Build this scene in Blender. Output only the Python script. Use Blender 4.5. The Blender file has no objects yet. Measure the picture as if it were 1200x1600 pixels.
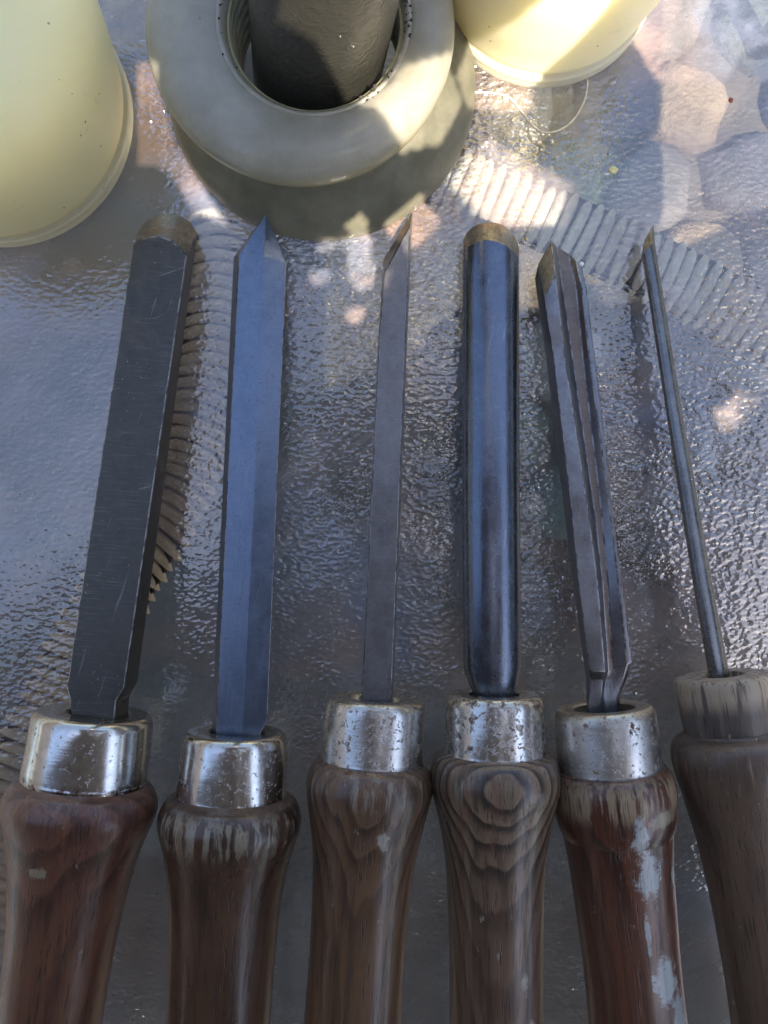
import bpy, bmesh, math, random
from mathutils import Vector, Matrix, noise
random.seed(7)
R = math.radians
sc = bpy.context.scene
# ------------------------------------------------------------------ camera
H = 0.18            # phone held 18 cm over the table, looking straight down
F = 1209.0          # focal length in photo pixels (1200 x 1600)
cd = bpy.data.cameras.new('camera'); cam = bpy.data.objects.new('camera', cd)
sc.collection.objects.link(cam); cam.location = (0, 0, H)
cd.sensor_fit = 'VERTICAL'; cd.sensor_height = 24; cd.lens = 24*F/1600
cd.clip_start = 0.002; cd.clip_end = 500
sc.camera = cam
# ------------------------------------------------------------------ light
SUN_EL, SX, SY = R(60), 0.45, -0.893        # towards the sun
w = bpy.data.worlds.new('World'); sc.world = w; w.use_nodes = True
nt = w.node_tree; nt.nodes.clear()
sk = nt.nodes.new('ShaderNodeTexSky'); sk.sky_type = 'NISHITA'; sk.sun_disc = False
sk.dust_density = 2.5; sk.ozone_density = .85; sk.sun_elevation = SUN_EL; sk.sun_rotation = math.atan2(SX, SY)
bg = nt.nodes.new('ShaderNodeBackground'); bg.inputs[1].default_value = 0.09
ow = nt.nodes.new('ShaderNodeOutputWorld')
nt.links.new(sk.outputs[0], bg.inputs[0]); nt.links.new(bg.outputs[0], ow.inputs[0])
SUN = Vector((SX*math.cos(SUN_EL), SY*math.cos(SUN_EL), math.sin(SUN_EL)))
ld = bpy.data.lights.new('sun', 'SUN'); ld.energy = 4.0; ld.angle = R(0.45); ld.color = (1, .84, .66)
lo = bpy.data.objects.new('sun', ld); sc.collection.objects.link(lo)
lo.rotation_euler = SUN.to_track_quat('Z', 'Y').to_euler()
vs = sc.view_settings; vs.view_transform = 'Standard'; vs.look = 'None'; vs.gamma = 1; vs.exposure = 2.2
sc.cycles.max_bounces = 8; sc.cycles.transparent_max_bounces = 8
C = sc.collection

# ------------------------------------------------------------------ helpers
def P(px, py, z=0.0):
    k = (H - z)/F
    return Vector(((px-600)*k, (800-py)*k, z))
def tag(o, label=None, cat=None, group=None, kind=None):
    if label: o['label'] = label
    if cat: o['category'] = cat
    if group: o['group'] = group
    if kind: o['kind'] = kind
    return o
def empty(name, mat, label, cat, group=None):
    o = bpy.data.objects.new(name, None); C.objects.link(o); o.matrix_world = mat
    o.empty_display_size = .01
    return tag(o, label, cat, group)
def mk(name, verts, faces, mats, parent=None, smooth=True, sharp=None, fm=None):
    me = bpy.data.meshes.new(name); me.from_pydata([tuple(v) for v in verts], [], faces)
    bm = bmesh.new(); bm.from_mesh(me); bmesh.ops.recalc_face_normals(bm, faces=bm.faces); bm.to_mesh(me); bm.free()
    for m in (mats if isinstance(mats, (list, tuple)) else [mats]): me.materials.append(m)
    for p in me.polygons: p.use_smooth = smooth
    if fm:
        for i, k in enumerate(fm): me.polygons[i].material_index = k
    if smooth and sharp: me.set_sharp_from_angle(angle=R(sharp))
    o = bpy.data.objects.new(name, me); C.objects.link(o)
    if parent: o.parent = parent
    return o
def lathe_mesh(prof, n=64, axis='Z', c0=(0,0), wob=None):
    """prof: list of (r, h) ; optional 4-tuple (r,h,cx,cy)"""
    v, f = [], []
    for i, p in enumerate(prof):
        r, h = p[0], p[1]; cx, cy = (p[2], p[3]) if len(p) > 2 else (0, 0)
        for k in range(n):
            a = 2*math.pi*k/n; rr = r + (wob(a, h) if wob else 0)
            x, y = cx+rr*math.cos(a), cy+rr*math.sin(a)
            v.append((x+c0[0], y+c0[1], h) if axis == 'Z' else (x, h, y))
    for i in range(len(prof)-1):
        for k in range(n):
            a, b = i*n+k, i*n+(k+1) % n
            f.append((a, b, b+n, a+n))
    return v, f
def smoothprof(pts, sub=6):
    """Catmull-Rom through (r,h) points"""
    out = []
    for i in range(len(pts)-1):
        p0 = pts[max(i-1, 0)]; p1 = pts[i]; p2 = pts[i+1]; p3 = pts[min(i+2, len(pts)-1)]
        for j in range(sub):
            t = j/sub
            out.append(tuple(.5*((2*p1[a])+(-p0[a]+p2[a])*t+(2*p0[a]-5*p1[a]+4*p2[a]-p3[a])*t*t+(-p0[a]+3*p1[a]-3*p2[a]+p3[a])*t**3) for a in range(len(p1))))
    out.append(tuple(pts[-1])); return out

# ---- nodes
class N:
    def __init__(s, name):
        s.m = bpy.data.materials.new(name); s.m.use_nodes = True; s.t = s.m.node_tree; s.t.nodes.clear()
        s.out = s.n('OutputMaterial'); s._c = None
    def n(s, t, **k):
        x = s.t.nodes.new('ShaderNode'+t)
        for a, b in k.items(): setattr(x, a, b)
        return x
    def l(s, a, b): s.t.links.new(a, b)
    def set(s, sock, v):
        if isinstance(v, bpy.types.NodeSocket): s.l(v, sock)
        elif v is not None:
            if isinstance(v, tuple) and len(v) == 3 and sock.type == 'RGBA': v = v+(1,)
            sock.default_value = v
    def obj(s):
        if s._c is None: s._c = s.n('TexCoord').outputs['Object']
        return s._c
    def geo(s): return s.n('NewGeometry').outputs['Position']
    def mapp(s, v, scale=(1,1,1), rot=(0,0,0), loc=(0,0,0)):
        m = s.n('Mapping'); s.l(v, m.inputs[0]); m.inputs['Scale'].default_value = scale
        m.inputs['Rotation'].default_value = rot; m.inputs['Location'].default_value = loc
        return m.outputs[0]
    def streak(s, v, deg, along, across, scale, det=3, rough=.6, loc=(0, 0, 0)):
        return s.noise(s.mapp(s.mapp(v, rot=(0, 0, R(-deg)), loc=loc), (along, across, 1)), scale, det, rough)
    def noise(s, v, scale, det=4, rough=.55, dist=0, out=0):
        x = s.n('TexNoise'); s.l(v, x.inputs['Vector']); x.inputs['Scale'].default_value = scale
        x.inputs['Detail'].default_value = det; x.inputs['Roughness'].default_value = rough
        x.inputs['Distortion'].default_value = dist
        return x.outputs[out]
    def vor(s, v, scale, feat='F1', out='Distance', rnd=1):
        x = s.n('TexVoronoi', feature=feat); s.l(v, x.inputs['Vector']); x.inputs['Scale'].default_value = scale
        x.inputs['Randomness'].default_value = rnd
        return x.outputs[out]
    def math(s, op, a, b=0.0, c=None, clamp=False):
        x = s.n('Math', operation=op, use_clamp=clamp); s.set(x.inputs[0], a); s.set(x.inputs[1], b)
        if c is not None: s.set(x.inputs[2], c)
        return x.outputs[0]
    def ramp(s, v, stops, interp='LINEAR'):
        x = s.n('ValToRGB'); s.l(v, x.inputs[0]); r = x.color_ramp; r.interpolation = interp
        while len(r.elements) < len(stops): r.elements.new(.5)
        for e, (p, c) in zip(r.elements, stops):
            e.position = p; e.color = (c, c, c, 1) if isinstance(c, (int, float)) else (*c, 1)
        return x.outputs[0]
    def step(s, v, a, b):        # smooth 0..1
        x = s.n('MapRange', interpolation_type='SMOOTHSTEP'); s.set(x.inputs[0], v)
        x.inputs[1].default_value = a; x.inputs[2].default_value = b; return x.outputs[0]
    def mix(s, f, a, b, mode='MIX'):
        x = s.n('Mix', data_type='RGBA', blend_type=mode); s.set(x.inputs[0], f)
        s.set(x.inputs[6], a); s.set(x.inputs[7], b); return x.outputs[2]
    def xyz(s, v):
        x = s.n('SeparateXYZ'); s.l(v, x.inputs[0]); return x.outputs
    def comb(s, x, y, z):
        c = s.n('CombineXYZ'); s.set(c.inputs[0], x); s.set(c.inputs[1], y); s.set(c.inputs[2], z); return c.outputs[0]
    def spot(s, v, pos, rx, ry, n=None, na=.5):
        """soft mask 1 inside an xy ellipse at pos, ragged by noise n"""
        o = s.xyz(v)
        a = s.math('DIVIDE', s.math('SUBTRACT', o[0], pos[0]), rx); b = s.math('DIVIDE', s.math('SUBTRACT', o[1], pos[1]), ry)
        d = s.math('SQRT', s.math('ADD', s.math('MULTIPLY', a, a), s.math('MULTIPLY', b, b)))
        if n is not None: d = s.math('ADD', d, s.math('MULTIPLY', s.math('SUBTRACT', n, .5), na))
        return d
    def bump(s, h, strength=.3, dist=.0005, nrm=None):
        x = s.n('Bump'); s.l(h, x.inputs['Height']); x.inputs['Strength'].default_value = strength
        x.inputs['Distance'].default_value = dist
        if nrm: s.l(nrm, x.inputs['Normal'])
        return x.outputs[0]
    def pbr(s, col, rough=.5, metal=0, nrm=None, final=True, **k):
        x = s.n('BsdfPrincipled'); s.set(x.inputs['Base Color'], col); s.set(x.inputs['Roughness'], rough)
        s.set(x.inputs['Metallic'], metal)
        if nrm: s.l(nrm, x.inputs['Normal'])
        for a, b in k.items(): s.set(x.inputs[a.replace('_', ' ')], b)
        if final: s.l(x.outputs[0], s.out.inputs[0])
        return x.outputs[0]

# ------------------------------------------------------------------ materials
def mat_glass():
    s = N('hammered_glass'); v = s.obj()
    # hammered relief: irregular short worms about 2 mm long
    wv = s.mapp(v, (1, 1.6, 1), (0, 0, R(25)))
    n1 = s.noise(wv, 360, 1.5, .45, .8)
    wq = s.n('VectorMath', operation='ADD'); s.l(wv, wq.inputs[0])
    wn = s.n('VectorMath', operation='SCALE'); s.l(s.noise(v, 420, 2, .5, 0, 'Color'), wn.inputs[0]); wn.inputs['Scale'].default_value = .0016
    s.l(wn.outputs[0], wq.inputs[1])
    vo = s.n('TexVoronoi', feature='SMOOTH_F1'); s.l(wq.outputs[0], vo.inputs['Vector']); vo.inputs['Scale'].default_value = 640; vo.inputs['Smoothness'].default_value = .55
    h = s.math('ADD', s.math('MULTIPLY', vo.outputs['Distance'], .75), s.math('MULTIPLY', n1, .75))
    cell = s.vor(v, 60, out='Color')
    cx = s.xyz(cell)
    patch = s.noise(v, 32, 3, .6)
    amp = s.math('MULTIPLY', s.step(patch, .40, .62), s.step(s.noise(s.mapp(v, loc=(2, 7, 0)), 9, 2), .30, .60))
    amp = s.math('MULTIPLY', s.math('ADD', .16, s.math('MULTIPLY', amp, 1.05)), s.math('ADD', .42, s.math('ADD', s.math('MULTIPLY', s.step(s.xyz(v)[1], -.075, -.03), .33), s.math('MULTIPLY', s.step(s.xyz(v)[1], -.04, .08), .5))))
    b = s.bump(s.math('MULTIPLY', h, amp), 1.0, .00085)
    # dust and lime film; its tint patches also stand in for reflections
    big = s.noise(v, 14, 3, .55, .5); mid = s.noise(s.mapp(v, loc=(3, 1, 2)), 60, 5, .62); fine = s.noise(v, 1400, 3, .7)
    col = s.ramp(big, [(.32, (.11, .09, .085)), (.44, (.31, .25, .23)), (.56, (.30, .27, .275)), (.68, (.58, .52, .47))])
    warm = s.ramp(mid, [(.3, (.55, .5, .48)), (.5, (.9, .88, .9)), (.7, (1.3, 1.2, 1.12))])
    col = s.mix(1, col, warm, 'MULTIPLY')
    # scratches: long thin streaks on two headings
    sa = s.streak(v, 42, .03, 1, 1500, 3, .7); sb = s.streak(v, -28, .02, 1, 1300, 2, .7, (5, 2, 0)); sd = s.streak(v, 38, .12, 1, 260, 3, .6, (1, 2, 0))
    zone = s.step(s.noise(s.mapp(v, loc=(9, 4, 0)), 18, 2), .40, .6)
    cen = s.step(s.spot(v, (-.012, .008), .035, .045, mid, 1.2), 1.1, .3)
    scr = s.math('ADD', s.math('MULTIPLY', s.math('MAXIMUM', s.step(sa, .50, .66), s.math('MULTIPLY', s.step(sb, .60, .72), .6)), s.math('MAXIMUM', s.math('MULTIPLY', zone, .5), cen)), s.math('MULTIPLY', s.step(sd, .45, .7), s.math('MULTIPLY', cen, .6)), clamp=True)
    scr = s.math('MULTIPLY', scr, .75)
    hue = s.noise(s.mapp(v, loc=(4, 8, 1)), 17, 3, .55, .6); hue2 = s.noise(s.mapp(v, loc=(7, 1, 1)), 23, 3, .55, .6)
    col = s.mix(s.step(hue, .47, .60), col, s.mix(.75, col, (.44, .28, .20)))
    col = s.mix(s.step(hue2, .49, .62), col, s.mix(.75, col, (.24, .31, .46)))
    col = s.mix(scr, col, (.60, .58, .56))
    speck = s.step(s.vor(v, 260), .075, .03)
    speck = s.math('MULTIPLY', speck, s.step(fine, .45, .6))
    col = s.mix(speck, col, (.55, .53, .5))
    dk = s.math('MULTIPLY', s.step(s.vor(s.mapp(v, loc=(.3, .7, 0)), 210), .06, .03), .8)
    col = s.mix(dk, col, (.03, .025, .02))
    d = s.pbr(col, .5, 0, b, final=False, Specular_IOR_Level=.3)
    g = s.n('BsdfGlossy'); g.inputs['Roughness'].default_value = .08; s.l(b, g.inputs['Normal'])
    g.inputs['Color'].default_value = (1, 1, 1, 1)
    fr = s.n('Fresnel'); fr.inputs[0].default_value = 1.52; s.l(b, fr.inputs['Normal'])
    t = s.n('BsdfTransparent'); t.inputs[0].default_value = (.86, .9, .88, 1)
    rf = s.n('BsdfRefraction'); rf.inputs['Color'].default_value = (.88, .92, .9, 1); rf.inputs['Roughness'].default_value = .3; rf.inputs['IOR'].default_value = 1.07; s.l(b, rf.inputs['Normal'])
    tr = s.n('MixShader'); tr.inputs[0].default_value = .22; s.l(t.outputs[0], tr.inputs[1]); s.l(rf.outputs[0], tr.inputs[2]); t = tr
    clear = s.math('MULTIPLY', s.step(s.math('ADD', s.math('MULTIPLY', mid, .4), s.math('MULTIPLY', s.noise(s.mapp(v, loc=(6, 3, 2)), 26, 4, .6, .8), .6)), .58, .40), .34)
    clear2 = s.math('MULTIPLY', s.step(s.spot(v, (.066, .053), .068, .030, mid, .9), 1.1, .4), .16)
    m0 = s.n('MixShader'); s.l(s.math('ADD', s.math('ADD', .54, clear2), s.math('ADD', clear, s.math('MULTIPLY', s.step(s.spot(v, (-.072, -.045), .034, .055, mid, .9), 1.1, .4), .20)), clamp=True), m0.inputs[0]); s.l(d, m0.inputs[1]); s.l(t.outputs[0], m0.inputs[2])
    m1 = s.n('MixShader'); s.l(s.math('ADD', s.math('MULTIPLY', fr.outputs[0], 2.0), .05, clamp=True), m1.inputs[0])
    s.l(m0.outputs[0], m1.inputs[1]); s.l(g.outputs[0], m1.inputs[2]); s.l(m1.outputs[0], s.out.inputs[0])
    return s.m
def mat_steel(name, c0, c1, rough=.33, rust=.15, scale=1, metal=.9):
    s = N(name); v = s.obj()
    n = s.noise(s.mapp(v, (1, .8, 1)), 260, 7, .72); big = s.noise(v, 60, 3, .6); f = s.noise(s.mapp(v, (1, .08, 1)), 1800, 3, .6)
    pit = s.vor(v, 900)
    col = s.mix(s.step(n, .1, .9), c0, c1)
    col = s.mix(s.math('MULTIPLY', s.step(big, .60-rust*.3, .8), .1+rust), col, (.13, .075, .045))
    scr = s.math('MAXIMUM', s.step(s.streak(v, 80, .04, 1, 1500, 2), .66, .74), s.math('MAXIMUM', s.step(s.streak(v, 25, .05, 1, 1400, 2, .6, (3, 1, 0)), .69, .76), s.math('MULTIPLY', s.step(s.streak(v, 2, .06, 1, 2600, 2), .55, .7), .35)))
    col = s.mix(s.math('MULTIPLY', scr, .3), col, (.42, .41, .40))
    spk = s.step(s.noise(v, 1500, 3, .7), .60, .70)
    col = s.mix(s.math('MULTIPLY', spk, .45), col, (.05, .042, .04))
    sp = s.math('MULTIPLY', s.step(pit, .13, .05), s.step(s.noise(v, 160, 2), .5, .62))
    col = s.mix(sp, col, (.4, .38, .36))
    r = s.math('ADD', rough, s.math('MULTIPLY', s.math('SUBTRACT', n, .5), .35))
    mt = s.math('SUBTRACT', metal, s.math('MULTIPLY', s.step(big, .5, .8), .5*rust*2))
    b = s.bump(s.math('ADD', s.math('MULTIPLY', f, .5), s.math('MULTIPLY', n, .6)), .35, .00018)
    s.pbr(col, r, mt, b); return s.m
def mat_edge(name, c=(.33, .32, .31)):
    s = N(name); v = s.obj()
    n = s.noise(s.mapp(v, (1, .6, 1)), 700, 4, .7)
    col = s.mix(s.step(n, .38, .58), (.1, .1, .11), c); s.pbr(col, .38, .9, s.bump(n, .4, .0002)); return s.m
def mat_bevel(name, tint=(.42, .36, .24)):
    s = N(name); v = s.obj(); n = s.noise(v, 320, 5, .7); l = s.noise(s.mapp(v, (1, .06, 1), (0, 0, R(80))), 1600, 2)
    n3 = s.noise(v, 90, 2)
    col = s.ramp(s.math('ADD', s.math('MULTIPLY', n, .6), s.math('MULTIPLY', l, .4)), [(.3, (.11, .10, .08)), (.5, (.22, .205, .165)), (.7, (.40, .385, .33))])
    col = s.mix(s.math('MULTIPLY', s.step(n3, .52, .66), .35), col, (.28, .13, .07))
    s.pbr(col, .36, .8, s.bump(s.math('ADD', n, l), .35, .0002)); return s.m
def mat_ferrule(name, pits=.5, rough=.2, seed=0.):
    s = N(name); v = s.mapp(s.obj(), loc=(seed, seed*.7, 0))
    o = s.xyz(s.obj())
    br = s.noise(s.mapp(v, (.08, 1, .08)), 2600, 2, .5)   # turned marks run round the ferrule
    n = s.noise(s.mapp(v, (1, .8, 1)), 640, 6, .72); big = s.noise(v, 130, 4, .65)
    m1 = s.math('MULTIPLY', s.step(n, .66-pits*.16, .72-pits*.16), s.step(big, .62-pits*.35, .75-pits*.35))
    n2 = s.noise(s.mapp(v, loc=(2, 3, 1)), 900, 4, .7)
    m2 = s.math('MULTIPLY', s.step(n2, .62-pits*.08, .68-pits*.08), .8)
    m = s.math('MAXIMUM', m1, m2)
    face = s.step(o[1], -.0026, -.0002)                   # brown-gold reflection painted onto the front rim
    rim_refl = s.math('MULTIPLY', face, s.math('ADD', .35, s.math('MULTIPLY', big, .5)))
    col = s.mix(s.step(n, .35, .65), (.62, .61, .58), (.78, .77, .74))
    col = s.mix(rim_refl, col, (.42, .31, .16))
    rustc = s.mix(s.step(n2, .3, .7), (.10, .055, .035), (.25, .15, .09))
    col = s.mix(m, col, rustc)
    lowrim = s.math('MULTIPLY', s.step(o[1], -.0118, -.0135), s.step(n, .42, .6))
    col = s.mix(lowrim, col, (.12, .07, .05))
    r = s.math('ADD', s.math('ADD', rough, s.math('MULTIPLY', m, .45)), s.math('MULTIPLY', s.math('SUBTRACT', big, .4), .25))
    mt = s.math('SUBTRACT', 1, s.math('MULTIPLY', m, .8))
    h = s.math('SUBTRACT', s.math('MULTIPLY', br, .22), s.math('MULTIPLY', m, 1.0))
    s.pbr(col, r, mt, s.bump(h, .4, .00015)); return s.m
def mat_wood(name, dark, mid, light, off=-.03, offx=0., freq=1500, wear=.4, gloss=.4, tilt=0., pale=(.42, .38, .32), spots=(), ringy=.75, yb=-.020, seed=0., grime=(.03, .024, .022)):
    s = N(name); v = s.obj(); sv = s.mapp(v, loc=(seed, seed*.37, seed*.61)); o = s.xyz(v)
    warp = s.noise(s.mapp(sv, (1, .22, 1)), 60, 3, .6)
    x = s.math('SUBTRACT', o[0], offx); z = s.math('SUBTRACT', s.math('ADD', o[2], s.math('MULTIPLY', o[1], tilt)), off)
    d = s.math('SQRT', s.math('ADD', s.math('MULTIPLY', x, x), s.math('MULTIPLY', z, z)))
    d = s.math('ADD', d, s.math('ADD', s.math('MULTIPLY', warp, .0045), s.math('MULTIPLY', s.noise(s.mapp(sv, (1, .4, 1)), 420, 4, .7), .00035)))
    fr = s.math('FRACT', s.math('MULTIPLY', d, freq/2.6))
    band = s.ramp(fr, [(0, 0.0), (.15, .08), (.45, .30), (.75, .85), (.9, .9), (1, 0.0)])
    pores = s.noise(s.mapp(sv, (1, .045, 1)), 2300, 2, .6)
    fib = s.noise(s.mapp(sv, (1, .05, 1)), 700, 4, .6)
    tone = s.noise(sv, 45, 4, .6)
    band = s.math('MULTIPLY', band, s.math('ADD', .5, s.math('MULTIPLY', s.step(o[1], -.048, -.028), .5)))
    base = s.mix(s.math('MULTIPLY', band, ringy), s.mix(s.step(o[1], -.024, -.042), mid, s.mix(.45, mid, light)), dark)
    base = s.mix(s.math('MULTIPLY', s.step(tone, .45, .75), .5), base, light)
    stk = s.noise(s.mapp(sv, (1, .03, 1), loc=(7, 1, 3)), 480, 4, .65, .2)
    base = s.mix(s.math('MULTIPLY', s.step(stk, .48, .64), .45), base, dark)
    stl = s.noise(s.mapp(sv, (1, .04, 1), loc=(1, 9, 3)), 300, 4, .65, .2)
    base = s.mix(s.math('MULTIPLY', s.step(stl, .55, .68), .45), base, light)
    # wear: bare pale wood on the shoulder bulb, following the fibres
    bul = s.math('ABSOLUTE', s.math('SUBTRACT', o[1], yb))
    wn = s.math('ADD', s.math('MULTIPLY', fib, .7), s.math('MULTIPLY', tone, .3))
    wm = s.math('MULTIPLY', s.step(wn, .62-wear*.2, .70-wear*.2), s.step(bul, .0055, .001))
    wm = s.math('MULTIPLY', wm, wear)
    base = s.mix(wm, base, pale)
    base = s.mix(s.math('MULTIPLY', s.step(pores, .57, .66), .6), base, grime)
    n = s.noise(sv, 420, 5, .75)
    fleck = s.math('MULTIPLY', s.step(s.noise(s.mapp(sv, (1, .5, 1), loc=(4, 2, 1)), 330, 4, .7), .67, .71), .7)
    base = s.mix(fleck, base, pale)
    for (sx, sy, rx, ry, c) in spots:
        m = s.step(s.spot(v, (sx, sy), rx, ry, s.math('ADD', s.math('MULTIPLY', s.noise(sv, 330, 8, .85), .75), s.math('MULTIPLY', fib, .25)), 4.2), 1.0, .55)
        up = s.step(o[2], 0, .002)
        base = s.mix(s.math('MULTIPLY', s.math('MULTIPLY', m, up), .85), base, c)
    ro = s.math('ADD', gloss, s.math('MULTIPLY', s.math('SUBTRACT', tone, .45), .5))
    h = s.math('ADD', s.math('MULTIPLY', s.step(pores, .66, .55), .6), s.math('ADD', s.math('MULTIPLY', band, -.25), s.math('MULTIPLY', n, .35)))
    wash = s.n('HueSaturation'); s.l(base, wash.inputs['Color']); wash.inputs['Saturation'].default_value = 1.08; wash.inputs['Value'].default_value = .84
    s.pbr(wash.outputs[0], ro, 0, s.bump(h, .5, .00022), Specular_IOR_Level=.5, Coat_Weight=.5, Coat_Roughness=.24); return s.m
def mat_cream(name, c=(.84, .78, .46), c2=(.80, .73, .38)):
    s = N(name); v = s.obj(); n = s.noise(v, 60, 3, .6); f = s.noise(v, 900, 3)
    col = s.mix(n, c, c2)
    dirt = s.math('MULTIPLY', s.step(s.noise(s.mapp(v, loc=(1, 5, 2)), 130, 5, .7), .60, .74), .4)
    col = s.mix(dirt, col, (.50, .47, .27))
    sp = s.math('MULTIPLY', s.step(s.vor(v, 190), .06, .035), s.step(n, .4, .6))
    col = s.mix(sp, col, (.12, .08, .03))
    sp2 = s.step(s.vor(s.mapp(v, loc=(.2, .1, .6)), 420), .07, .045)
    col = s.mix(s.math('MULTIPLY', sp2, s.step(f, .5, .6)), col, (.25, .2, .08))
    s.pbr(col, s.math('ADD', .38, s.math('MULTIPLY', n, .2)), 0, s.bump(s.math('ADD', f, s.math('MULTIPLY', n, 3)), .12, .0002),
          Subsurface_Weight=.85, Subsurface_Radius=(1, .9, .5), Subsurface_Scale=.012); return s.m
def mat_frost():
    s = N('frosted_ring_plastic'); v = s.obj(); n = s.noise(v, 95, 7, .7); f = s.noise(v, 700, 5, .75)
    o = s.xyz(v)
    col = s.ramp(n, [(.3, (.46, .45, .36)), (.5, (.58, .575, .50)), (.7, (.72, .71, .63))])
    r = s.math('SQRT', s.math('ADD', s.math('MULTIPLY', o[0], o[0]), s.math('MULTIPLY', o[1], o[1])))
    rim = s.step(o[2], .0225, .0195)
    col = s.mix(s.math('MULTIPLY', rim, .6), col, (.58, .52, .24))
    sc1 = s.step(s.noise(s.mapp(v, (40, 1.5, 1), (0, 0, R(-35))), 60, 2), .72, .78)
    col = s.mix(s.math('MULTIPLY', sc1, .5), col, (.75, .74, .66))
    sp = s.math('MULTIPLY', s.step(s.vor(v, 330), .09, .05), s.step(f, .5, .6))
    col = s.mix(sp, col, (.12, .11, .07))
    s.pbr(col, s.math('ADD', .22, s.math('MULTIPLY', f, .25)), 0, s.bump(s.math('ADD', s.math('MULTIPLY', f, .6), n), .25, .0003),
          Subsurface_Weight=.3, Subsurface_Radius=(1, .95, .7), Subsurface_Scale=.006, Transmission_Weight=.6, IOR=1.25, Coat_Weight=.3, Coat_Roughness=.15); return s.m
def mat_simple(name, c1, c2, scale=200, rough=.5, metal=0, bump=.3, dist=.0003, **k):
    s = N(name); v = s.obj(); n = s.noise(v, scale, 5, .65); f = s.noise(v, scale*5, 3, .6)
    s.pbr(s.mix(s.step(n, .3, .7), c1, c2), rough, metal, s.bump(s.math('ADD', n, s.math('MULTIPLY', f, .5)), bump, dist), **k); return s.m
def mat_pole():
    s = N('pole_paint'); v = s.obj(); n = s.noise(v, 380, 2, .5, .6); f = s.noise(v, 90, 4)
    col = s.mix(f, (.028, .029, .025), (.042, .043, .037))
    chip = s.step(s.noise(s.mapp(v, (1, 1, .5)), 620, 3, .6), .72, .75)
    col = s.mix(chip, col, (.5, .5, .46))
    s.pbr(col, .32, .25, s.bump(s.math('ABSOLUTE', s.math('SUBTRACT', n, .5)), .55, .0008)); return s.m

def mat_back():
    s = N('glass_underside'); v = s.obj(); b = s.bump(s.noise(v, 300, 2), .3, .0005)
    t = s.n('BsdfTransparent'); t.inputs[0].default_value = (.93, .96, .95, 1); g = s.n('BsdfGlossy'); g.inputs['Roughness'].default_value = .1; s.l(b, g.inputs['Normal'])
    m = s.n('MixShader'); m.inputs[0].default_value = .05; s.l(t.outputs[0], m.inputs[1]); s.l(g.outputs[0], m.inputs[2]); s.l(m.outputs[0], s.out.inputs[0]); return s.m
M = dict(glass=mat_glass(), glass_back=mat_back(), pole=mat_pole(), frost=mat_frost(),
    cream=mat_cream('cream_plastic'), cream2=mat_cream('pale_cream_plastic', (.86, .82, .58), (.78, .73, .42)),
    base=mat_simple('olive_base_plastic', (.16, .165, .125), (.26, .26, .20), 120, .3, 0, .3, Transmission_Weight=.5, IOR=1.3),
    thread=mat_simple('stained_thread_plastic', (.30, .30, .19), (.44, .42, .28), 160, .4, 0, .4),
    strand=mat_simple('wicker_strand_tan', (.64, .62, .60), (.86, .82, .77), 260, .55, 0, .6, .0005),
    strand2=mat_simple('wicker_strand_brown', (.66, .54, .45), (.88, .77, .66), 260, .55, 0, .6, .0005),
    core=mat_simple('brace_core', (.012, .01, .009), (.02, .018, .015), 100, .8),  # near-black colour stands in for shade in the gaps between strands
    hole=mat_simple('hole_dark', (.01, .009, .008), (.02, .018, .015), 300, .9),
    grime=mat_simple('black_grime', (.01, .01, .01), (.05, .045, .035), 700, .8),
    blocker=mat_simple('sun_blocker', (.13, .13, .14), (.18, .18, .19), 600, .9),
)
# ------------------------------------------------------------------ ground under the table
GZ = -0.72
def mat_sunspot_stone(name, c1, c2): return mat_simple(name, c1, c2, 22, .75, 0, .8, .01)  # added stones imitate round discs of sunlight seen through the glass
cob = [mat_sunspot_stone('sunspot_stone_'+n, a, b) for n, a, b in (
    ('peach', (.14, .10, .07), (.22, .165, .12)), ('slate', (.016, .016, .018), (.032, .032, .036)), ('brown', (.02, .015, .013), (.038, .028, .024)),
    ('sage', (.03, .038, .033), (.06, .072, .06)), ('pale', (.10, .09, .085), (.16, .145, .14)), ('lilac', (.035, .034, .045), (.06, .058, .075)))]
soil = mk('ground', [(-60, -60, GZ-.03), (60, -60, GZ-.03), (60, 60, GZ-.03), (-60, 60, GZ-.03)], [(0, 1, 2, 3)],
          mat_simple('patio_sand', (.04, .035, .032), (.075, .065, .058), 9, .9, 0, .5, .01), smooth=False)
tag(soil, kind='structure')
def sunspot_stone_mesh(mat, sd):
    v, f = [], []; n = 12
    for (r, h) in ((1, -1), (1, .1), (.93, .6), (.75, .9), (.4, 1)):
        for k in range(n):
            a = 2*math.pi*k/n; q = 1+.42*noise.noise(Vector((math.cos(a)*1.1+sd*7, math.sin(a)*1.1, .3)))
            v.append((r*q*math.cos(a)*.055, r*q*math.sin(a)*.055, h*.018))
    for i in range(4):
        for k in range(n): a, b = i*n+k, i*n+(k+1) % n; f.append((a, b, b+n, a+n))
    f.append(tuple(range(4*n, 5*n)))
    me = bpy.data.meshes.new('sunspot_stone'); me.from_pydata(v, [], f); me.materials.append(mat)
    for p in me.polygons: p.use_smooth = True
    return me
cms = [[sunspot_stone_mesh(m, i+3*j) for j in range(2)] for i, m in enumerate(cob)]
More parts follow.
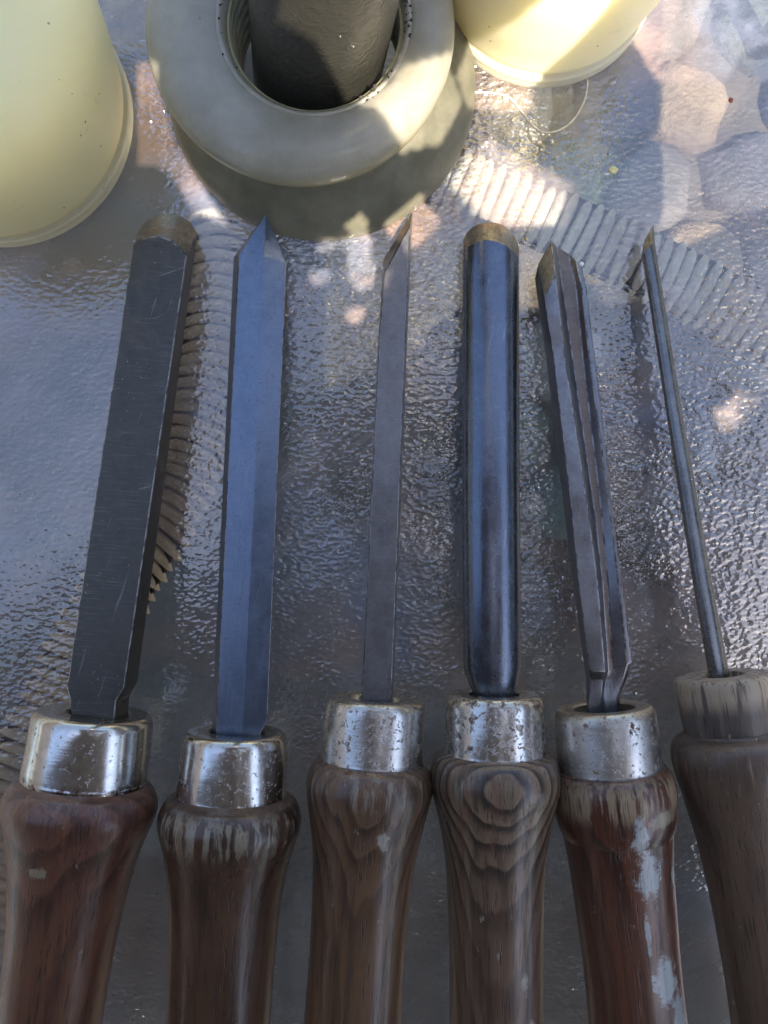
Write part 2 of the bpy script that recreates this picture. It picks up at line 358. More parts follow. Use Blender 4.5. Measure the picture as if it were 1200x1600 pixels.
for iy in range(-7, 9):
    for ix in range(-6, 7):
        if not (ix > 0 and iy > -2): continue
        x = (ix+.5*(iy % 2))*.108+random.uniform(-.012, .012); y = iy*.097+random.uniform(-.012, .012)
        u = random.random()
        if x > .12 and y > .1: k = random.choice([0, 0, 4, 3, 5, 4])  # lit tone put into the stone colour at upper right
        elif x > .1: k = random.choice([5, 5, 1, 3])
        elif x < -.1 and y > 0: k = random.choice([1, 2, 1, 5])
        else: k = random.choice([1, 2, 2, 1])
        o = bpy.data.objects.new('sunspot_stone', cms[k][random.randrange(2)]); C.objects.link(o); o.parent = soil
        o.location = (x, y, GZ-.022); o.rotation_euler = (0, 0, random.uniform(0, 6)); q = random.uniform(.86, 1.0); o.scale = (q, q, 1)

# ------------------------------------------------------------------ table
table = empty('patio_table', Matrix.Translation((0, 0, GZ)), 'patio table top of hammered glass that all the tools lie on', 'table')
def tmk(name, verts, faces, mats, **k):
    o = mk(name, [Vector(v)-Vector((0, 0, GZ)) for v in verts], faces, mats, table, **k); return o
def slab(x0, x1, y0, y1, z0, z1):
    v = [(x0,y0,z0),(x1,y0,z0),(x1,y1,z0),(x0,y1,z0),(x0,y0,z1),(x1,y0,z1),(x1,y1,z1),(x0,y1,z1)]
    return v, [(0,3,2,1),(4,5,6,7),(0,1,5,4),(1,2,6,5),(2,3,7,6),(3,0,4,7)]
v, f = slab(-.5, .45, -.5, .55, -.005, 0)
gt = tmk('glass_top', v, f, [M['glass'], M['glass_back']], smooth=False, fm=[1, 0, 1, 1, 1, 1])
me_rim = M['pole']
for (a, b, c, d) in ((-.53,-.5,-.53,.58), (.45,.48,-.53,.58), (-.5,.45,-.53,-.5), (-.5,.45,.55,.58)):
    v, f = slab(a, b, c, d, -.02, .004); tmk('frame_rail', v, f, me_rim, smooth=False)
for x in (-.49, .44):
    for y in (-.49, .54):
        v, f = lathe_mesh([(.014, GZ), (.014, -.021)], 16, c0=(x, y)); tmk('leg', v, f, me_rim)
# wicker wrapped braces just under the glass
def catm(pts, n):
    o = smoothprof(pts, n); return [Vector(p) for p in o]
def brace(pxs, halfw, pitch, mat, z=-.0072, label=None, lean=.25):
    path = catm([tuple(P(x, y, z)) for x, y in pxs], 40)
    L = [0]
    for a, b in zip(path, path[1:]): L.append(L[-1]+(b-a).length)
    def at(s):
        for i in range(len(L)-1):
            if L[i+1] >= s:
                t = (s-L[i])/(L[i+1]-L[i]); return path[i].lerp(path[i+1], t), (path[i+1]-path[i]).normalized()
        return path[-1], (path[-1]-path[-2]).normalized()
    # core strip
    v, f = [], []; nn = 60
    for i in range(nn+1):
        p, d = at(L[-1]*i/nn); q = Vector((d.y, -d.x, 0))
        for sx, sz in ((-.85, -.001), (-.85, -.004), (.85, -.004), (.85, -.001)): v.append(p+q*halfw*sx+Vector((0, 0, sz)))
    for i in range(nn):
        for k in range(4): a, b = i*4+k, i*4+(k+1) % 4; f.append((a, b, b+4, a+4))
    co = tmk('brace', v, f, M['core'], smooth=False)
    if label: co['label'] = label
    s = pitch*.5; i = 0
    while s < L[-1]:
        p, d = at(s); q = Vector((d.y, -d.x, 0)); v, f = [], []
        rw = pitch*random.uniform(.42, .49); hw = halfw*random.uniform(.96, 1.05); ph = random.uniform(-.15, .15)
        ns, nr = 14, 8
        for a in range(ns+1):
            t = -1+2*a/ns; e = max(0.0, 1-abs(t)**6)**.5
            cz = math.cos(t*1.35)*.0035-.0035
            c = p+q*hw*t+d*(lean*halfw*(t*t-.4)+ph*pitch*t)+Vector((0, 0, cz+.0006*random.uniform(-.3, .3)))
            for k in range(nr):
                an = 2*math.pi*k/nr
                v.append(c+d*rw*math.cos(an)*max(e, .15)+Vector((0, 0, .0019*math.sin(an)*max(e, .15))))
        for a in range(ns):
            for k in range(nr): x, y = a*nr+k, a*nr+(k+1) % nr; f.append((x, y, y+nr, x+nr))
        f.append(tuple(range(nr))); f.append(tuple(range(ns*nr, ns*nr+nr)))
        o = mk('strand', [Vector(vv)-Vector((0, 0, GZ)) for vv in v], f, mat); o.parent = co
        s += pitch*random.uniform(.93, 1.07); i += 1
brace([(560, 210), (690, 268), (830, 325), (1000, 402), (1120, 462), (1330, 590)], .0088, .0031, M['strand'], label='pale wicker wrapped brace under the glass, right side', lean=0.0)
brace([(352, 330), (340, 450), (322, 600), (270, 760), (190, 900), (110, 1050), (30, 1220), (-30, 1400), (-60, 1640), (-70, 1900)], .0096, .0032, M['strand2'], label='brown wicker wrapped brace under the glass, left side')

# ------------------------------------------------------------------ the round plastic fittings
def cup(px, py, sc_, mat, name, label, cat, zb=.01):
    p = P(px, py, zb)
    root = empty(name, Matrix.Translation((p.x, p.y, 0)), label, cat)
    prof = [(.0, .0002), (.026, .0002), (.0288, .0006), (.0299, .0018), (.0302, .0035), (.0296, .0046), (.0291, .0052), (.0296, .0062), (.0302, .010), (.0318, .018), (.0330, .028), (.0325, .034), (.0300, .0385), (.025, .0412), (.016, .0425), (.006, .0428), (.0, .0428)]
    v, f = lathe_mesh([(r*sc_, h) for r, h in smoothprof(prof, 4)], 96)
    b = mk('body', v, f, mat, root)
    v, f = lathe_mesh([(r*sc_, h) for r, h in [(.0284, .0002), (.0300, .0004), (.0300, .0012), (.0301, .0022), (.0301, .0034), (.0298, .0046), (.0290, .0050)]], 96)
    mk('foot_rim', v, f, mat, root)
    return root
cup(-27, 150, 1.0, M['cream'], 'plastic_cup', 'large yellow cream plastic dome cut off by the left edge', 'plastic dome')
cup(862, -80, .845, M['cream2'], 'plastic_cup', 'pale cream plastic dome at the top right with a sunlit streak', 'plastic dome')
# ring
rc = P(470, 48, .02)
ring = empty('pole_ring', Matrix.Translation((rc.x, rc.y, 0)), 'frosted translucent plastic ring around the grey pole', 'ring')
E = .0030
def rp(r, h, e): return (r, h, e*E, 0)
prof = [rp(.0270, .0130, .1), rp(.0300, .0150, 0), rp(.0312, .0172, 0), rp(.0318, .0200, 0), rp(.0313, .0228, 0), rp(.0296, .0248, .1), rp(.0265, .0258, .3), rp(.0235, .0256, .6), rp(.0212, .0248, .8), rp(.0197, .0240, 1), rp(.0187, .0232, 1), rp(.0182, .0220, 1), rp(.0180, .020, 1)]
v, f = lathe_mesh(smoothprof(prof, 4), 128); mk('flange', v, f, M['frost'], ring)
# lip round the hole, blackened
prof = [rp(.01835, .0225, 1), rp(.0188, .0238, 1), rp(.0193, .02425, 1), rp(.0198, .0242, 1), rp(.0199, .0236, 1)]
v, f = lathe_mesh(prof, 128); mk('lip', v, f, M['frost'], ring)
prof = []
for i in range(90):
    h = .0222-.0002*i
    prof.append(rp(.0181+.0007*math.sin(h*2*math.pi/.0028), h, 1))
v, f = lathe_mesh(prof, 96); mk('thread', v, f, M['thread'], ring)
# wide olive base under the flange
bc = P(502, 130, .002); dx, dy = bc.x-rc.x, bc.y-rc.y
prof = [(.0182, .0130, E, 0), (.0265, .0132, dx*.5, dy*.5), (.0300, .0110, dx*.8, dy*.8), (.0335, .0060, dx, dy), (.0353, .0030, dx, dy), (.0357, .0004, dx, dy)]
v, f = lathe_mesh(smoothprof(prof, 5), 128); mk('base', v, f, M['base'], ring)
# grime flecks on the lip
for i in range(46):
    a = random.choice([random.uniform(R(150), R(215)), random.uniform(R(300), R(330)), random.uniform(R(-12), R(12))])
    r = .0190+random.uniform(-.0007, .0012); s_ = random.uniform(.00015, .0005)
    c = Vector((r*math.cos(a)+E, r*math.sin(a), .02415))
    v = [c+Vector((s_*random.uniform(.6, 1.3)*math.cos(k*1.047), s_*random.uniform(.6, 1.3)*math.sin(k*1.047), .00003)) for k in range(6)]+[c+Vector((0, 0, .0002))]
    mk('grime_fleck', v, [(k, (k+1) % 6, 6) for k in range(6)], M['grime'], ring)
# pole
p0 = Vector((-.0158, .0998, .0)); 
ax = Vector((.135, .0, 1)).normalized()
pm = Matrix.Translation(p0) @ ax.to_track_quat('Z', 'Y').to_matrix().to_4x4()
pole = empty('parasol_pole', pm, 'dark grey painted metal pole rising through the frosted ring', 'pole')
v, f = lathe_mesh([(.0144, .0005), (.0144, .45), (.0120, .452), (.0120, .44)], 96); mk('tube', v, f, M['pole'], pole)
v, f = lathe_mesh([(.0150, .449), (.0155, .452), (.0155, .466), (.0140, .470), (.0001, .471)], 48); mk('cap', v, f, M['pole'], pole)

# ------------------------------------------------------------------ tools
class Tool:
    def __init__(s, name, a, b, za, zb, label, cat, group='turning tools laid side by side on the glass'):
        s.A, B = P(*a, za), P(*b, zb)
        Y = (B-s.A).normalized(); X = Y.cross(Vector((0, 0, 1))).normalized(); Z = X.cross(Y)
        s.M = Matrix(((X.x, Y.x, Z.x, s.A.x), (X.y, Y.y, Z.y, s.A.y), (X.z, Y.z, Z.z, s.A.z), (0, 0, 0, 1)))
        s.I = s.M.inverted()
        s.root = empty(name, s.M, label, cat, group)
    def loc(s, px, py, h):     # local point on the plane z = h (mm) seen at that pixel
        o = s.I @ Vector((0, 0, H)); d = (s.I @ P(px, py, 0)) - o
        t = (h*.001-o.z)/d.z; return o+d*t
    def loft(s, name, secs, mats, capmats=(0, 0), bev=.0003, sharp=28, facemat=None):
        S = [[s.loc(*p) for p in sec] for sec in secs]; n = len(S[0]); v = [p for sec in S for p in sec]; f = []; fm = []
        for i in range(len(S)-1):
            for k in range(n):
                a, b = i*n+k, i*n+(k+1) % n; f.append((a, b, b+n, a+n)); fm.append(facemat(i, k) if facemat else 0)
        f.append(tuple(range(n))); fm.append(capmats[0]); f.append(tuple(range(len(v)-n, len(v)))); fm.append(capmats[1])
        o = mk(name, v, f, mats, s.root, smooth=True, sharp=sharp, fm=fm)
        if bev:
            m = o.modifiers.new('edges', 'BEVEL'); m.width = bev; m.segments = 2; m.limit_method = 'ANGLE'; m.angle_limit = R(26); m.material = len(mats)-1
            m.use_clamp_overlap = True
        return o
    def ferrule(s, r, ln, mat, hole=.0055, r2=None, dent=0):
        r2 = r2 or r*1.02
        pr = [(r2*.93, -ln+.0002), (r2, -ln), (r2*1.004, -ln+.0006), (r2, -ln+.0012), (r+(r2-r)*.5, -ln*.5), (r, -.0032), (r*.992, -.0018), (r*.965, -.0008), (r*.91, -.00015), (r*.85, 0.0), (hole*1.06, -.0001), (hole, -.0004), (hole, -.004)]
        pr2 = [pr[0], pr[1]]+smoothprof(pr[2:5], 3)+smoothprof(pr[5:10], 4)+pr[10:]
        v, f = lathe_mesh(pr2, 96, 'Y', wob=lambda a, h: .00008*math.sin(3*a+h*400+r*9000)); 
        o = mk('ferrule', v, f, mat, s.root); o.data.set_sharp_from_angle(angle=R(50))
        v, f = lathe_mesh([(hole, -.0039), (.0001, -.0039)], 24, 'Y'); hh = mk('tang_hole', v, f, M['hole']); hh.parent = o
    def handle(s, pr, mat, sh=0, wob=.00012):
        K = (H-.0145)/F
        pts = [(r*K, -(h-sh)*K) for r, h in pr]
        v, f = lathe_mesh(smoothprof(pts, 7), 96, 'Y', wob=lambda a, h: wob*(math.sin(2*a+h*60)+.6*noise.noise(Vector((math.cos(a)*2, math.sin(a)*2, h*90)))))
        return mk('handle', v, f, mat, s.root)
PX = (H-.0145)/F
ZA = .0150
edge = mat_edge('worn_edge'); edge_d = mat_edge('worn_edge_dark', (.3, .29, .29)); edge_b = mat_edge('worn_edge_brown', (.42, .32, .24))
bevm = mat_bevel('ground_bevel')
def col(c1, c2, **k): return (c1, c2)

# 1 round nose scraper -------------------------------------------------
st1 = mat_steel('black_bar_steel', (.06, .057, .052), (.105, .10, .088), .42, .1, metal=.75)
t = Tool('scraper', (148, 1112), (256, 360), ZA, .0052, 'broad black round nosed scraper with shiny ferrule, leftmost tool', 'wood scraper')
T = 4.6; B_ = -4.6
top = [(112, 1135), (110, 1098), (104, 1074), (208, 383), (216, 375), (232, 370), (250, 369), (268, 376), (281, 387), (292, 400), (194, 1074), (181, 1096), (178, 1135)]
S = [t.loc(x, y, T) for x, y in top]
bot = [Vector((p.x, p.y, B_*.001)) for p in S]
for i, (x, y) in {3: (207, 382), 4: (213, 362), 5: (230, 343), 6: (254, 333), 7: (280, 336), 8: (298, 346), 9: (309, 366)}.items(): bot[i] = t.loc(x, y, B_)
bot[3].x = S[3].x; 
n = len(S); f = [(i, (i+1) % n, n+(i+1) % n, n+i) for i in range(n)]; fm = [1 if 3 <= i < 9 else 0 for i in range(n)]
f += [tuple(range(n)), tuple(range(n, 2*n))]; fm += [0, 0]
o = mk('blade', S+bot, f, [st1, bevm, edge], t.root, smooth=True, sharp=30, fm=fm)
m = o.modifiers.new('edges', 'BEVEL'); m.width = .00028; m.segments = 2; m.limit_method = 'ANGLE'; m.angle_limit = R(26); m.material = 2
t.ferrule(.01245, .0142, mat_ferrule('ferrule_clean', .12, .17, 1.), .0056)
W1 = mat_wood('wood_red_brown', (.05, .022, .017), (.19, .08, .055), (.28, .135, .075), off=-.006, offx=.002, freq=1100, wear=.35, gloss=.33, ringy=.85, pale=(.35, .22, .12), yb=-.0170, seed=1.,
     spots=((-.002, -.029, .002, .0012, (.4, .33, .22)),))
t.handle([(60, 112), (87, 113), (93, 118), (104, 126), (112, 140), (115, 155), (111, 175), (103, 200), (93, 240), (86, 290), (80, 350), (76, 430), (75, 500), (84, 640), (92, 800), (88, 900), (60, 925), (1, 930)], W1, 14)
# 2 spear point --------------------------------------------------------
st2 = mat_steel('sky_tinted_steel', (.13, .165, .23), (.21, .26, .35), .34, .06, metal=.92)  # blue of the reflected sky put into the base colour
t = Tool('scraper', (368, 1142), (415, 336), ZA, .0045, 'blue grey spear pointed scraper, second tool from the left', 'wood scraper')
secs = [[(329, 1165, -3), (336, 1165, 2.2), (377, 1165, 2.4), (406, 1165, 2.2), (408, 1165, -3)],
        [(330, 1146, -3), (337, 1146, 2.2), (379, 1146, 2.4), (407, 1146, 2.2), (409, 1146, -3)],
        [(331, 1128, -3), (338, 1128, 2.2), (380, 1128, 2.4), (418, 1126, 2.2), (419, 1126, -3)],
        [(348, 760, -3), (355, 760, 2.2), (398, 760, 2.45), (433, 760, 2.1), (433, 760, -3)],
        [(365, 402, -3), (373, 398, 2.1), (412, 400, 2.6), (448, 412, 1.9), (447, 414, -3)],
        [(408, 344, -1.8), (413.5, 337, 2.3), (415.5, 333, 2.6), (418, 339, 2.1), (418, 345, -1.8)]]
t.loft('blade', secs, [st2, edge], bev=.00018, sharp=3)
t.ferrule(.0110, .0135, mat_ferrule('ferrule_speckled', .35, .17, 2.3), .0052, r2=.0115)
W2 = mat_wood('wood_dark_brown', (.032, .018, .014), (.10, .052, .034), (.19, .10, .055), off=-.04, offx=-.01, freq=700, wear=.75, gloss=.30, ringy=.5, pale=(.40, .34, .25), yb=-.0180, seed=2.)
t.handle([(50, 103), (80, 104), (88, 108), (100, 116), (108, 132), (110, 148), (106, 166), (99, 190), (92, 220), (86, 260), (82, 310), (79, 380), (77, 460), (80, 560), (88, 720), (86, 860), (60, 900), (1, 905)], W2, 11)
# 3 skew ---------------------------------------------------------------
st3 = mat_steel('brown_grey_steel', (.14, .135, .14), (.25, .25, .26), .38, .15, metal=.85)
t = Tool('skew_chisel', (587, 1090), (640, 345), ZA, .0040, 'narrow skew chisel with slanted tip, third tool from the left', 'skew chisel')
secs = [[(564, 1110, -2.6), (564, 1110, 2.2), (611, 1110, 2.2), (614, 1110, -2.6)],
        [(592, 520, -2.6), (593, 520, 2.2), (634, 520, 2.2), (637, 520, -2.6)],
        [(599, 404, -2.6), (601, 424, 2.2), (641, 352, 2.2), (645, 329, -2.6)]]
t.loft('blade', secs, [st3, bevm, edge], capmats=(0, 1), bev=.00022)
t.ferrule(.0107, .0134, mat_ferrule('ferrule_spotted', .55, .24, 3.1), .0056, r2=.0109)
W3 = mat_wood('wood_grey_arched', (.05, .03, .022), (.19, .115, .07), (.24, .12, .06), off=-.024, freq=1750, wear=.5, gloss=.34, tilt=.03, ringy=.9, pale=(.44, .38, .30), yb=-.0170, seed=3.,
     spots=((.0035, -.0255, .0013, .0024, (.50, .46, .38)),))
t.handle([(50, 103), (78, 104), (82, 107), (90, 113), (96, 127), (98, 143), (96, 160), (91, 185), (85, 215), (79, 255), (76, 300), (73, 360), (72, 440), (73, 520), (80, 680), (84, 820), (60, 870), (1, 875)], W3, 10)
# 4 roughing gouge, rounded back up ----------------------------------
st4 = mat_steel('polished_sky_steel', (.11, .125, .16), (.17, .20, .26), .26, .05, metal=.95)  # sky reflection mixed into the steel colour as blue
t = Tool('gouge', (772, 1083), (767, 365), ZA, .0060, 'wide round backed gouge lying hollow side down, fourth tool from the left', 'gouge')
def dome(y, xl, xr, hb, ht, rise, dome_px=None):
    pts = [(xl, y, hb)]; nn = 12
    for i in range(nn+1):
        u = -1+2*i/nn; xx = (xl+xr)/2+(xr-xl)/2*math.sin(u*math.pi/2*.96)/math.sin(math.pi/2*.96)
        pts.append((xx, y, ht+rise*(math.cos(u*math.pi/2*.96))**.85))
    pts.append((xr, y, hb)); return pts
secs = [dome(1100, 738, 806, -3, -1.5, 4.2), dome(1078, 737, 807, -3, -1.5, 4.2), dome(1044, 724, 815, -3, -1.5, 5.0), dome(760, 722, 812, -3, -1.5, 5.2), dome(430, 723, 811, -3, -1.5, 5.2)]
inn = dome(400, 724, 811, -3, -1.5, 5.2)
arc_in = lambda x: 374+ (27*((x-762)/48)**2 if x > 762 else 16*((x-762)/38)**2)
inn = [(x, min(arc_in(x), 402), h) for x, y, h in inn]
def outy(x): 
    q = (x-766)/46 if x > 766 else (x-766)/43
    return 347+(1-math.sqrt(max(0, 1-min(1, abs(q))**2.2)))*(52 if x > 766 else 36)
outr = [(x, outy(x), -1.8+.12*(h+1.5)) for x, y, h in inn]
outr[0] = (724, 384, -3); outr[-1] = (812, 402, -3)
secs += [inn, outr]
t.loft('blade', secs, [st4, bevm, edge_b], capmats=(0, 1), bev=.00022, facemat=lambda i, k: 1 if (i == 5 and 0 < k < 13) else 0)
t.ferrule(.0104, .0127, mat_ferrule('ferrule_pitted', .7, .2, 4.2), .0052, r2=.0107)
W4 = mat_wood('wood_grey_rings', (.022, .016, .014), (.30, .21, .14), (.16, .075, .045), off=-.022, offx=.0003, freq=1900, wear=.35, gloss=.34, tilt=.07, ringy=1.0, pale=(.42, .37, .30), yb=-.0168, seed=4.4,
     spots=((.0045, -.0545, .0009, .0026, (.48, .43, .33)), (.006, -.064, .0012, .002, (.45, .40, .32))))
t.handle([(50, 97), (78, 98), (84, 100), (93, 106), (98, 118), (101, 135), (100, 152), (95, 172), (88, 200), (81, 235), (76, 275), (73, 330), (71, 400), (70, 520), (76, 680), (82, 830), (60, 880), (1, 885)], W4, 10)
# 5 deep fluted gouge --------------------------------------------------
st5 = mat_steel('rusty_gouge_steel', (.13, .125, .13), (.27, .28, .31), .32, .5, metal=.85)
st5b = mat_steel('rusty_flute_steel', (.115, .085, .07), (.21, .18, .16), .40, .6, metal=.7)
t = Tool('gouge', (943, 1104), (866, 390), ZA, .0060, 'fluted gouge with rusty open channel, handle splashed with pale paint', 'gouge')
secs = [
 [(917,1125,-3.6),(920,1125,1.5),(938,1125,1.5),(941,1125,1.2),(950,1125,.8),(960,1125,.4),(965,1125,-.4),(964,1125,-3)],
 [(916,1088,-3.6),(920,1088,1.5),(940,1088,1.6),(943,1088,1.0),(952,1088,.7),(964,1088,.3),(969,1088,-.4),(968,1088,-3)],
 [(916,1062,-3.6),(923,1062,1.4),(942,1062,1.6),(946,1062,.4),(956,1062,.5),(974,1062,.8),(980,1060,.2),(978,1060,-3)],
 [(914,1049,-3.6),(921,1049,3.0),(946,1049,3.1),(950,1049,1.3),(957,1045,1.3),(980,1038,2.2),(988,1034,2.0),(985,1034,-3)],
 [(895,910,-3.6),(904,910,3.0),(934,910,3.1),(941,910,1.3),(950,910,1.1),(966,910,2.4),(972,910,2.3),(969,910,-3)],
 [(880,790,-3.6),(892,790,3.0),(918,790,3.1),(927,790,1.1),(939,790,1.0),(952,790,2.5),(957,790,2.4),(954,790,-3)],
 [(853,560,-3.6),(865,560,3.0),(883,560,3.1),(894,560,.9),(911,560,.8),(921,560,2.5),(930,560,2.4),(928,560,-3)],
 [(839,462,-3.6),(850,464,3.0),(868,430,3.1),(877,440,.9),(900,446,.8),(909,450,2.5),(916,450,2.4),(914,450,-3)],
 [(835,436,-3.2),(841,412,-1.0),(861,374,.6),(869,384,-.4),(888,396,-.5),(900,406,.2),(909,416,.2),(909,424,-3)]]
t.loft('blade', secs, [st5, bevm, st5b, edge_d], bev=.00022, sharp=52, facemat=lambda i, k: 1 if (i == 7 and k in (0, 1)) else (2 if (k == 3 and i > 2) or (k == 4 and i > 5) else 0))
t.ferrule(.0105, .0131, mat_ferrule('ferrule_dull', .6, .32, 5.7), .0064, r2=.0109)
PB = (.48, .52, .52)
W5 = mat_wood('wood_red_painted', (.035, .018, .014), (.15, .055, .035), (.21, .10, .06), off=-.008, offx=-.003, freq=1100, wear=1.0, gloss=.36, ringy=.85, pale=(.38, .28, .18), yb=-.0170, seed=5.2,
     spots=((.0014, -.0235, .0018, .0040, PB), (.0026, -.0315, .0030, .0055, PB), (.0012, -.0420, .0006, .0045, PB), (.0042, -.0520, .0028, .0046, PB), (.0066, -.0600, .0020, .0060, PB), (.0065, -.021, .004, .0020, (.35, .30, .22)), (.0088, -.0335, .0007, .0022, PB)))
t.handle([(50, 102), (80, 103), (84, 106), (90, 113), (94, 126), (95, 142), (93, 160), (89, 185), (84, 200), (83, 204), (80, 230), (77, 270), (75, 320), (72, 400), (72, 500), (78, 660), (84, 800), (60, 860), (1, 865)], W5, 11)
# 6 thin gouge with wooden collar -------------------------------------
st6 = mat_steel('thin_gouge_steel', (.12, .12, .125), (.24, .24, .24), .27, .2, metal=.9)
t = Tool('gouge', (1128, 1054), (1014, 372), ZA, .0050, 'thin round shanked gouge in a grey wooden collar, rightmost tool', 'gouge')
def rod(y, xc, hw, skew=0, rise=1.0, h=0., cut=None):
    pts = []; n_ = 14
    for i in range(n_):
        a = 2*math.pi*i/n_; xx = xc+hw*math.cos(a); hh = h+rise*math.sin(a)
        yy = y+skew*math.cos(a)
        pts.append((xx, yy, hh))
    return pts
secs = [rod(1075, 1126, 17, 0, 2.1), rod(1040, 1121, 16.5, 0, 2.1), rod(900, 1096, 15.5, 0, 1.9), rod(640, 1053, 13, 0, 1.7), rod(420, 1018, 11, -4, 1.5), rod(388, 1012.5, 10.5, -12, 1.4)]
tip = [(x+(3 if k in (0, 1, 13) else 0), 0, 0) for k, (x, y, h) in enumerate(rod(352, 1014, 6, 0, .6))]
secs.append([(1014+7*math.cos(2*math.pi*k/14), 363-13*math.cos(2*math.pi*k/14)*.9, -.9+.35*math.sin(2*math.pi*k/14)) for k in range(14)])
t.loft('blade', secs, [st6, bevm, edge], capmats=(0, 1), bev=0, facemat=lambda i, k: 1 if (i == 5) else 0)
W6 = mat_wood('wood_grey_weathered', (.05, .034, .027), (.15, .10, .07), (.20, .125, .08), off=-.008, offx=.004, freq=600, wear=.55, gloss=.55, ringy=.6, pale=(.46, .38, .28), yb=-.0175, seed=6.1)
W6b = mat_wood('wood_grey_collar', (.06, .048, .042), (.17, .135, .11), (.24, .185, .14), off=-.008, offx=.004, freq=600, wear=.95, gloss=.6, ringy=.6, pale=(.46, .37, .27), yb=-.0022, seed=7.1)
K = PX
prc = [(68.5*K, -.0118), (70*K, -.0100), (72*K, -.005), (72.5*K, -.0020), (71*K, -.0007), (67*K, -.0001), (60*K, 0), (.0046, 0), (.0043, -.0004), (.0043, -.004)]
v, f = lathe_mesh([prc[0]]+smoothprof(prc[1:7], 4)+prc[7:], 96, 'Y', wob=lambda a, h: .0001*noise.noise(Vector((math.cos(a)*5, math.sin(a)*5, h*100))))
o = mk('collar', v, f, W6b, t.root); o.data.set_sharp_from_angle(angle=R(50))
v, f = lathe_mesh([(.0043, -.0039), (.0001, -.0039)], 24, 'Y'); hh = mk('tang_hole', v, f, M['hole']); hh.parent = o
t.handle([(50, 82), (68, 83), (72, 87), (84, 93), (91, 101), (94, 112), (95, 126), (93, 145), (88, 175), (82, 215), (76, 260), (72, 320), (69, 400), (68, 480), (72, 620), (80, 780), (60, 840), (1, 845)], W6)

# ------------------------------------------------------------------ small litter on the glass
def crumb(px, py, s_, mat, label, cat, flat=.5, el=1.0):
    c = P(px, py, 0); v, f = [], []; n = 9
    for (r, h) in ((.7, 0), (1, .3), (.9, .8), (.4, 1)):
        for k in range(n):
            a = 2*math.pi*k/n; q = 1+.3*noise.noise(Vector((math.cos(a)*2+px, math.sin(a)*2, h*2)))
            v.append((r*q*math.cos(a)*s_*el, r*q*math.sin(a)*s_, h*s_*flat))
    for i in range(3):
        for k in range(n): a, b = i*n+k, i*n+(k+1) % n; f.append((a, b, b+n, a+n))
    f.append(tuple(range(3*n, 4*n)))
    o = mk(cat.replace(' ', '_'), v, f, mat); o.location = (c.x, c.y, .0001); return tag(o, label, cat)
wht = mat_simple('white_fleck', (.7, .7, .68), (.85, .84, .8), 900, .6)
yel = mat_simple('yellow_flake', (.55, .5, .22), (.7, .65, .35), 900, .5)
red = mat_simple('red_speck', (.2, .03, .02), (.3, .06, .04), 900, .5)
crumb(908, 413, .0006, wht, 'tiny white fleck beside the tip of the fluted gouge', 'fleck')
crumb(790, 155, .0011, yel, 'small pale yellow flake at the end of the curled thread', 'flake', .3, .6)
crumb(1141, 157, .0006, red, 'tiny dark red speck on the glass at the upper right', 'speck')
crumb(958, 266, .0009, yel, 'small pale flake on the glass above the wicker brace', 'flake', .3, 1.2)
def tube(name, pts, r, mat, label, cat):
    path = catm([tuple(P(x, y, r*.9)) for x, y in pts], 10); v, f = [], []; n = 6
    for i, p in enumerate(path):
        d = (path[min(i+1, len(path)-1)]-path[max(i-1, 0)]).normalized(); q = Vector((d.y, -d.x, 0)); rr = r*(.65+.5*random.random())
        for k in range(n): a = 2*math.pi*k/n; v.append(p+q*rr*math.cos(a)+Vector((0, 0, rr*math.sin(a))))
    for i in range(len(path)-1):
        for k in range(n): a, b = i*n+k, i*n+(k+1) % n; f.append((a, b, b+n, a+n))
    f += [tuple(range(n)), tuple(range(len(v)-n, len(v)))]
    return tag(mk(name, v, f, mat), label, cat)
thr = mat_simple('pale_thread', (.55, .5, .38), (.75, .7, .58), 900, .7)
tube('thread', [(742, 144), (770, 145), (795, 152), (812, 170), (828, 192), (848, 206), (872, 204), (895, 188), (912, 160), (918, 132), (916, 118)], .00024, thr, 'pale curled thread on the glass below the pale cream dome', 'thread')

# ------------------------------------------------------------------ added unseen sun blocker, its openings cut to shape the sun patches
ZC = .205
LIT = [([(214, 95), (246, 101), (252, 150), (266, 210), (300, 265), (352, 350), (300, 330), (262, 258), (214, 255)], 0),
       ([(622, 103), (712, 74), (760, 150), (725, 225), (645, 243), (578, 168)], .022),
       ([(850, -60), (742, 108), (775, 160), (905, 170), (905, -60)], .022),
       ([(736, 210), (688, 278), (747, 343), (858, 343), (884, 288)], -.008),
       ([(430, -60), (440, 40), (500, 70), (600, 165), (640, 165), (660, -60)], .042),
       ([(1000, -60), (985, 60), (1030, 130), (1130, 140), (1160, 80), (1215, 60), (1215, -60)], 0),
       ([(650, 300), (690, 350), (670, 372), (630, 400), (600, 350)], 0)]
DIM = [([(470, 420), (560, 330), (600, 420), (560, 520)], 0), ([(1110, 610), (1205, 590), (1205, 690), (1120, 670)], 0),
       ]
def proj(poly, z): return [(p.x+SUN.x/SUN.z*(ZC-z), p.y+SUN.y/SUN.z*(ZC-z)) for p in (P(x, y, z) for x, y in poly)]
LP = [proj(*a) for a in LIT]; DP = [proj(*a) for a in DIM]
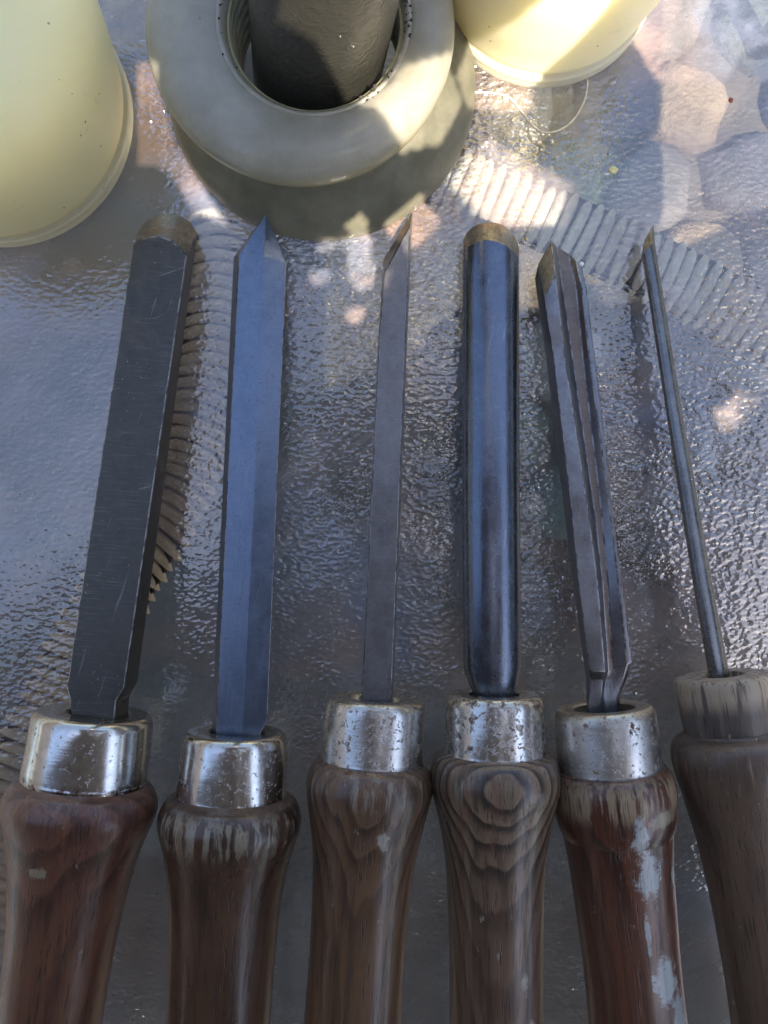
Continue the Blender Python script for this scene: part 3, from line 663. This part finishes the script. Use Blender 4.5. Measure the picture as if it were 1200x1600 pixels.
def inside(x, y, poly):
    r = False; j = len(poly)-1
    for i in range(len(poly)):
        xi, yi = poly[i]; xj, yj = poly[j]
        if (yi > y) != (yj > y) and x < (xj-xi)*(y-yi)/(yj-yi)+xi: r = not r
        j = i
    return r
ox, oy = SUN.x/SUN.z*ZC, SUN.y/SUN.z*ZC
x0, x1, y0, y1 = ox-.125, ox+.125, oy-.24, oy+.165; st = .0009
nx, ny = int((x1-x0)/st), int((y1-y0)/st); idx = {}; v = []; f = []
def vid(i, j):
    if (i, j) not in idx:
        x, y = x0+i*st, y0+j*st; idx[(i, j)] = len(v); v.append((x, y, ZC+.0015*math.sin(x*70+y*40)))
    return idx[(i, j)]
for j in range(ny):
    for i in range(nx):
        x, y = x0+(i+.5)*st, y0+(j+.5)*st
        if any(inside(x, y, p) for p in LP): continue
        if noise.noise(Vector((x*190, y*190, 3.3))) > .10 and any(inside(x, y, p) for p in DP): continue
        f.append((vid(i, j), vid(i+1, j), vid(i+1, j+1), vid(i, j+1)))
def sheet(pts):           # plain panels of the blocker, added to darken the ground and the reflections
    k = len(v); v.extend(pts); f.append(tuple(range(k, k+4)))
yb_ = y0-.0005
sheet([(-.42, -1.2, ZC), (x0, -1.2, ZC), (x0, yb_, ZC), (-.42, yb_-.30, ZC-.005)])
sheet([(-.42, yb_-.30, ZC-.005), (x0, yb_, ZC), (x0, -.03, ZC), (-.42, -.12, ZC)])
sheet([(x0, -1.2, ZC), (x1, -1.2, ZC), (x1, yb_, ZC), (x0, yb_, ZC)])
sheet([(x1, -1.2, ZC), (.78, -1.2, ZC+.01), (.78, yb_+.26, ZC), (x1, yb_, ZC)])
sheet([(-.46, -1.2, .30), (-.46, .62, .27), (-.47, .62, .06), (-.47, -1.2, .06)])
sheet([(.52, -.2, .30), (.52, .62, .30), (.53, .62, .06), (.53, -.2, .06)])
cl = mk('sun_blocker', v, f, M['blocker'], smooth=True)
tag(cl, 'added unseen grey sheet above the camera, openings shaped for the sun patches', 'blocker')
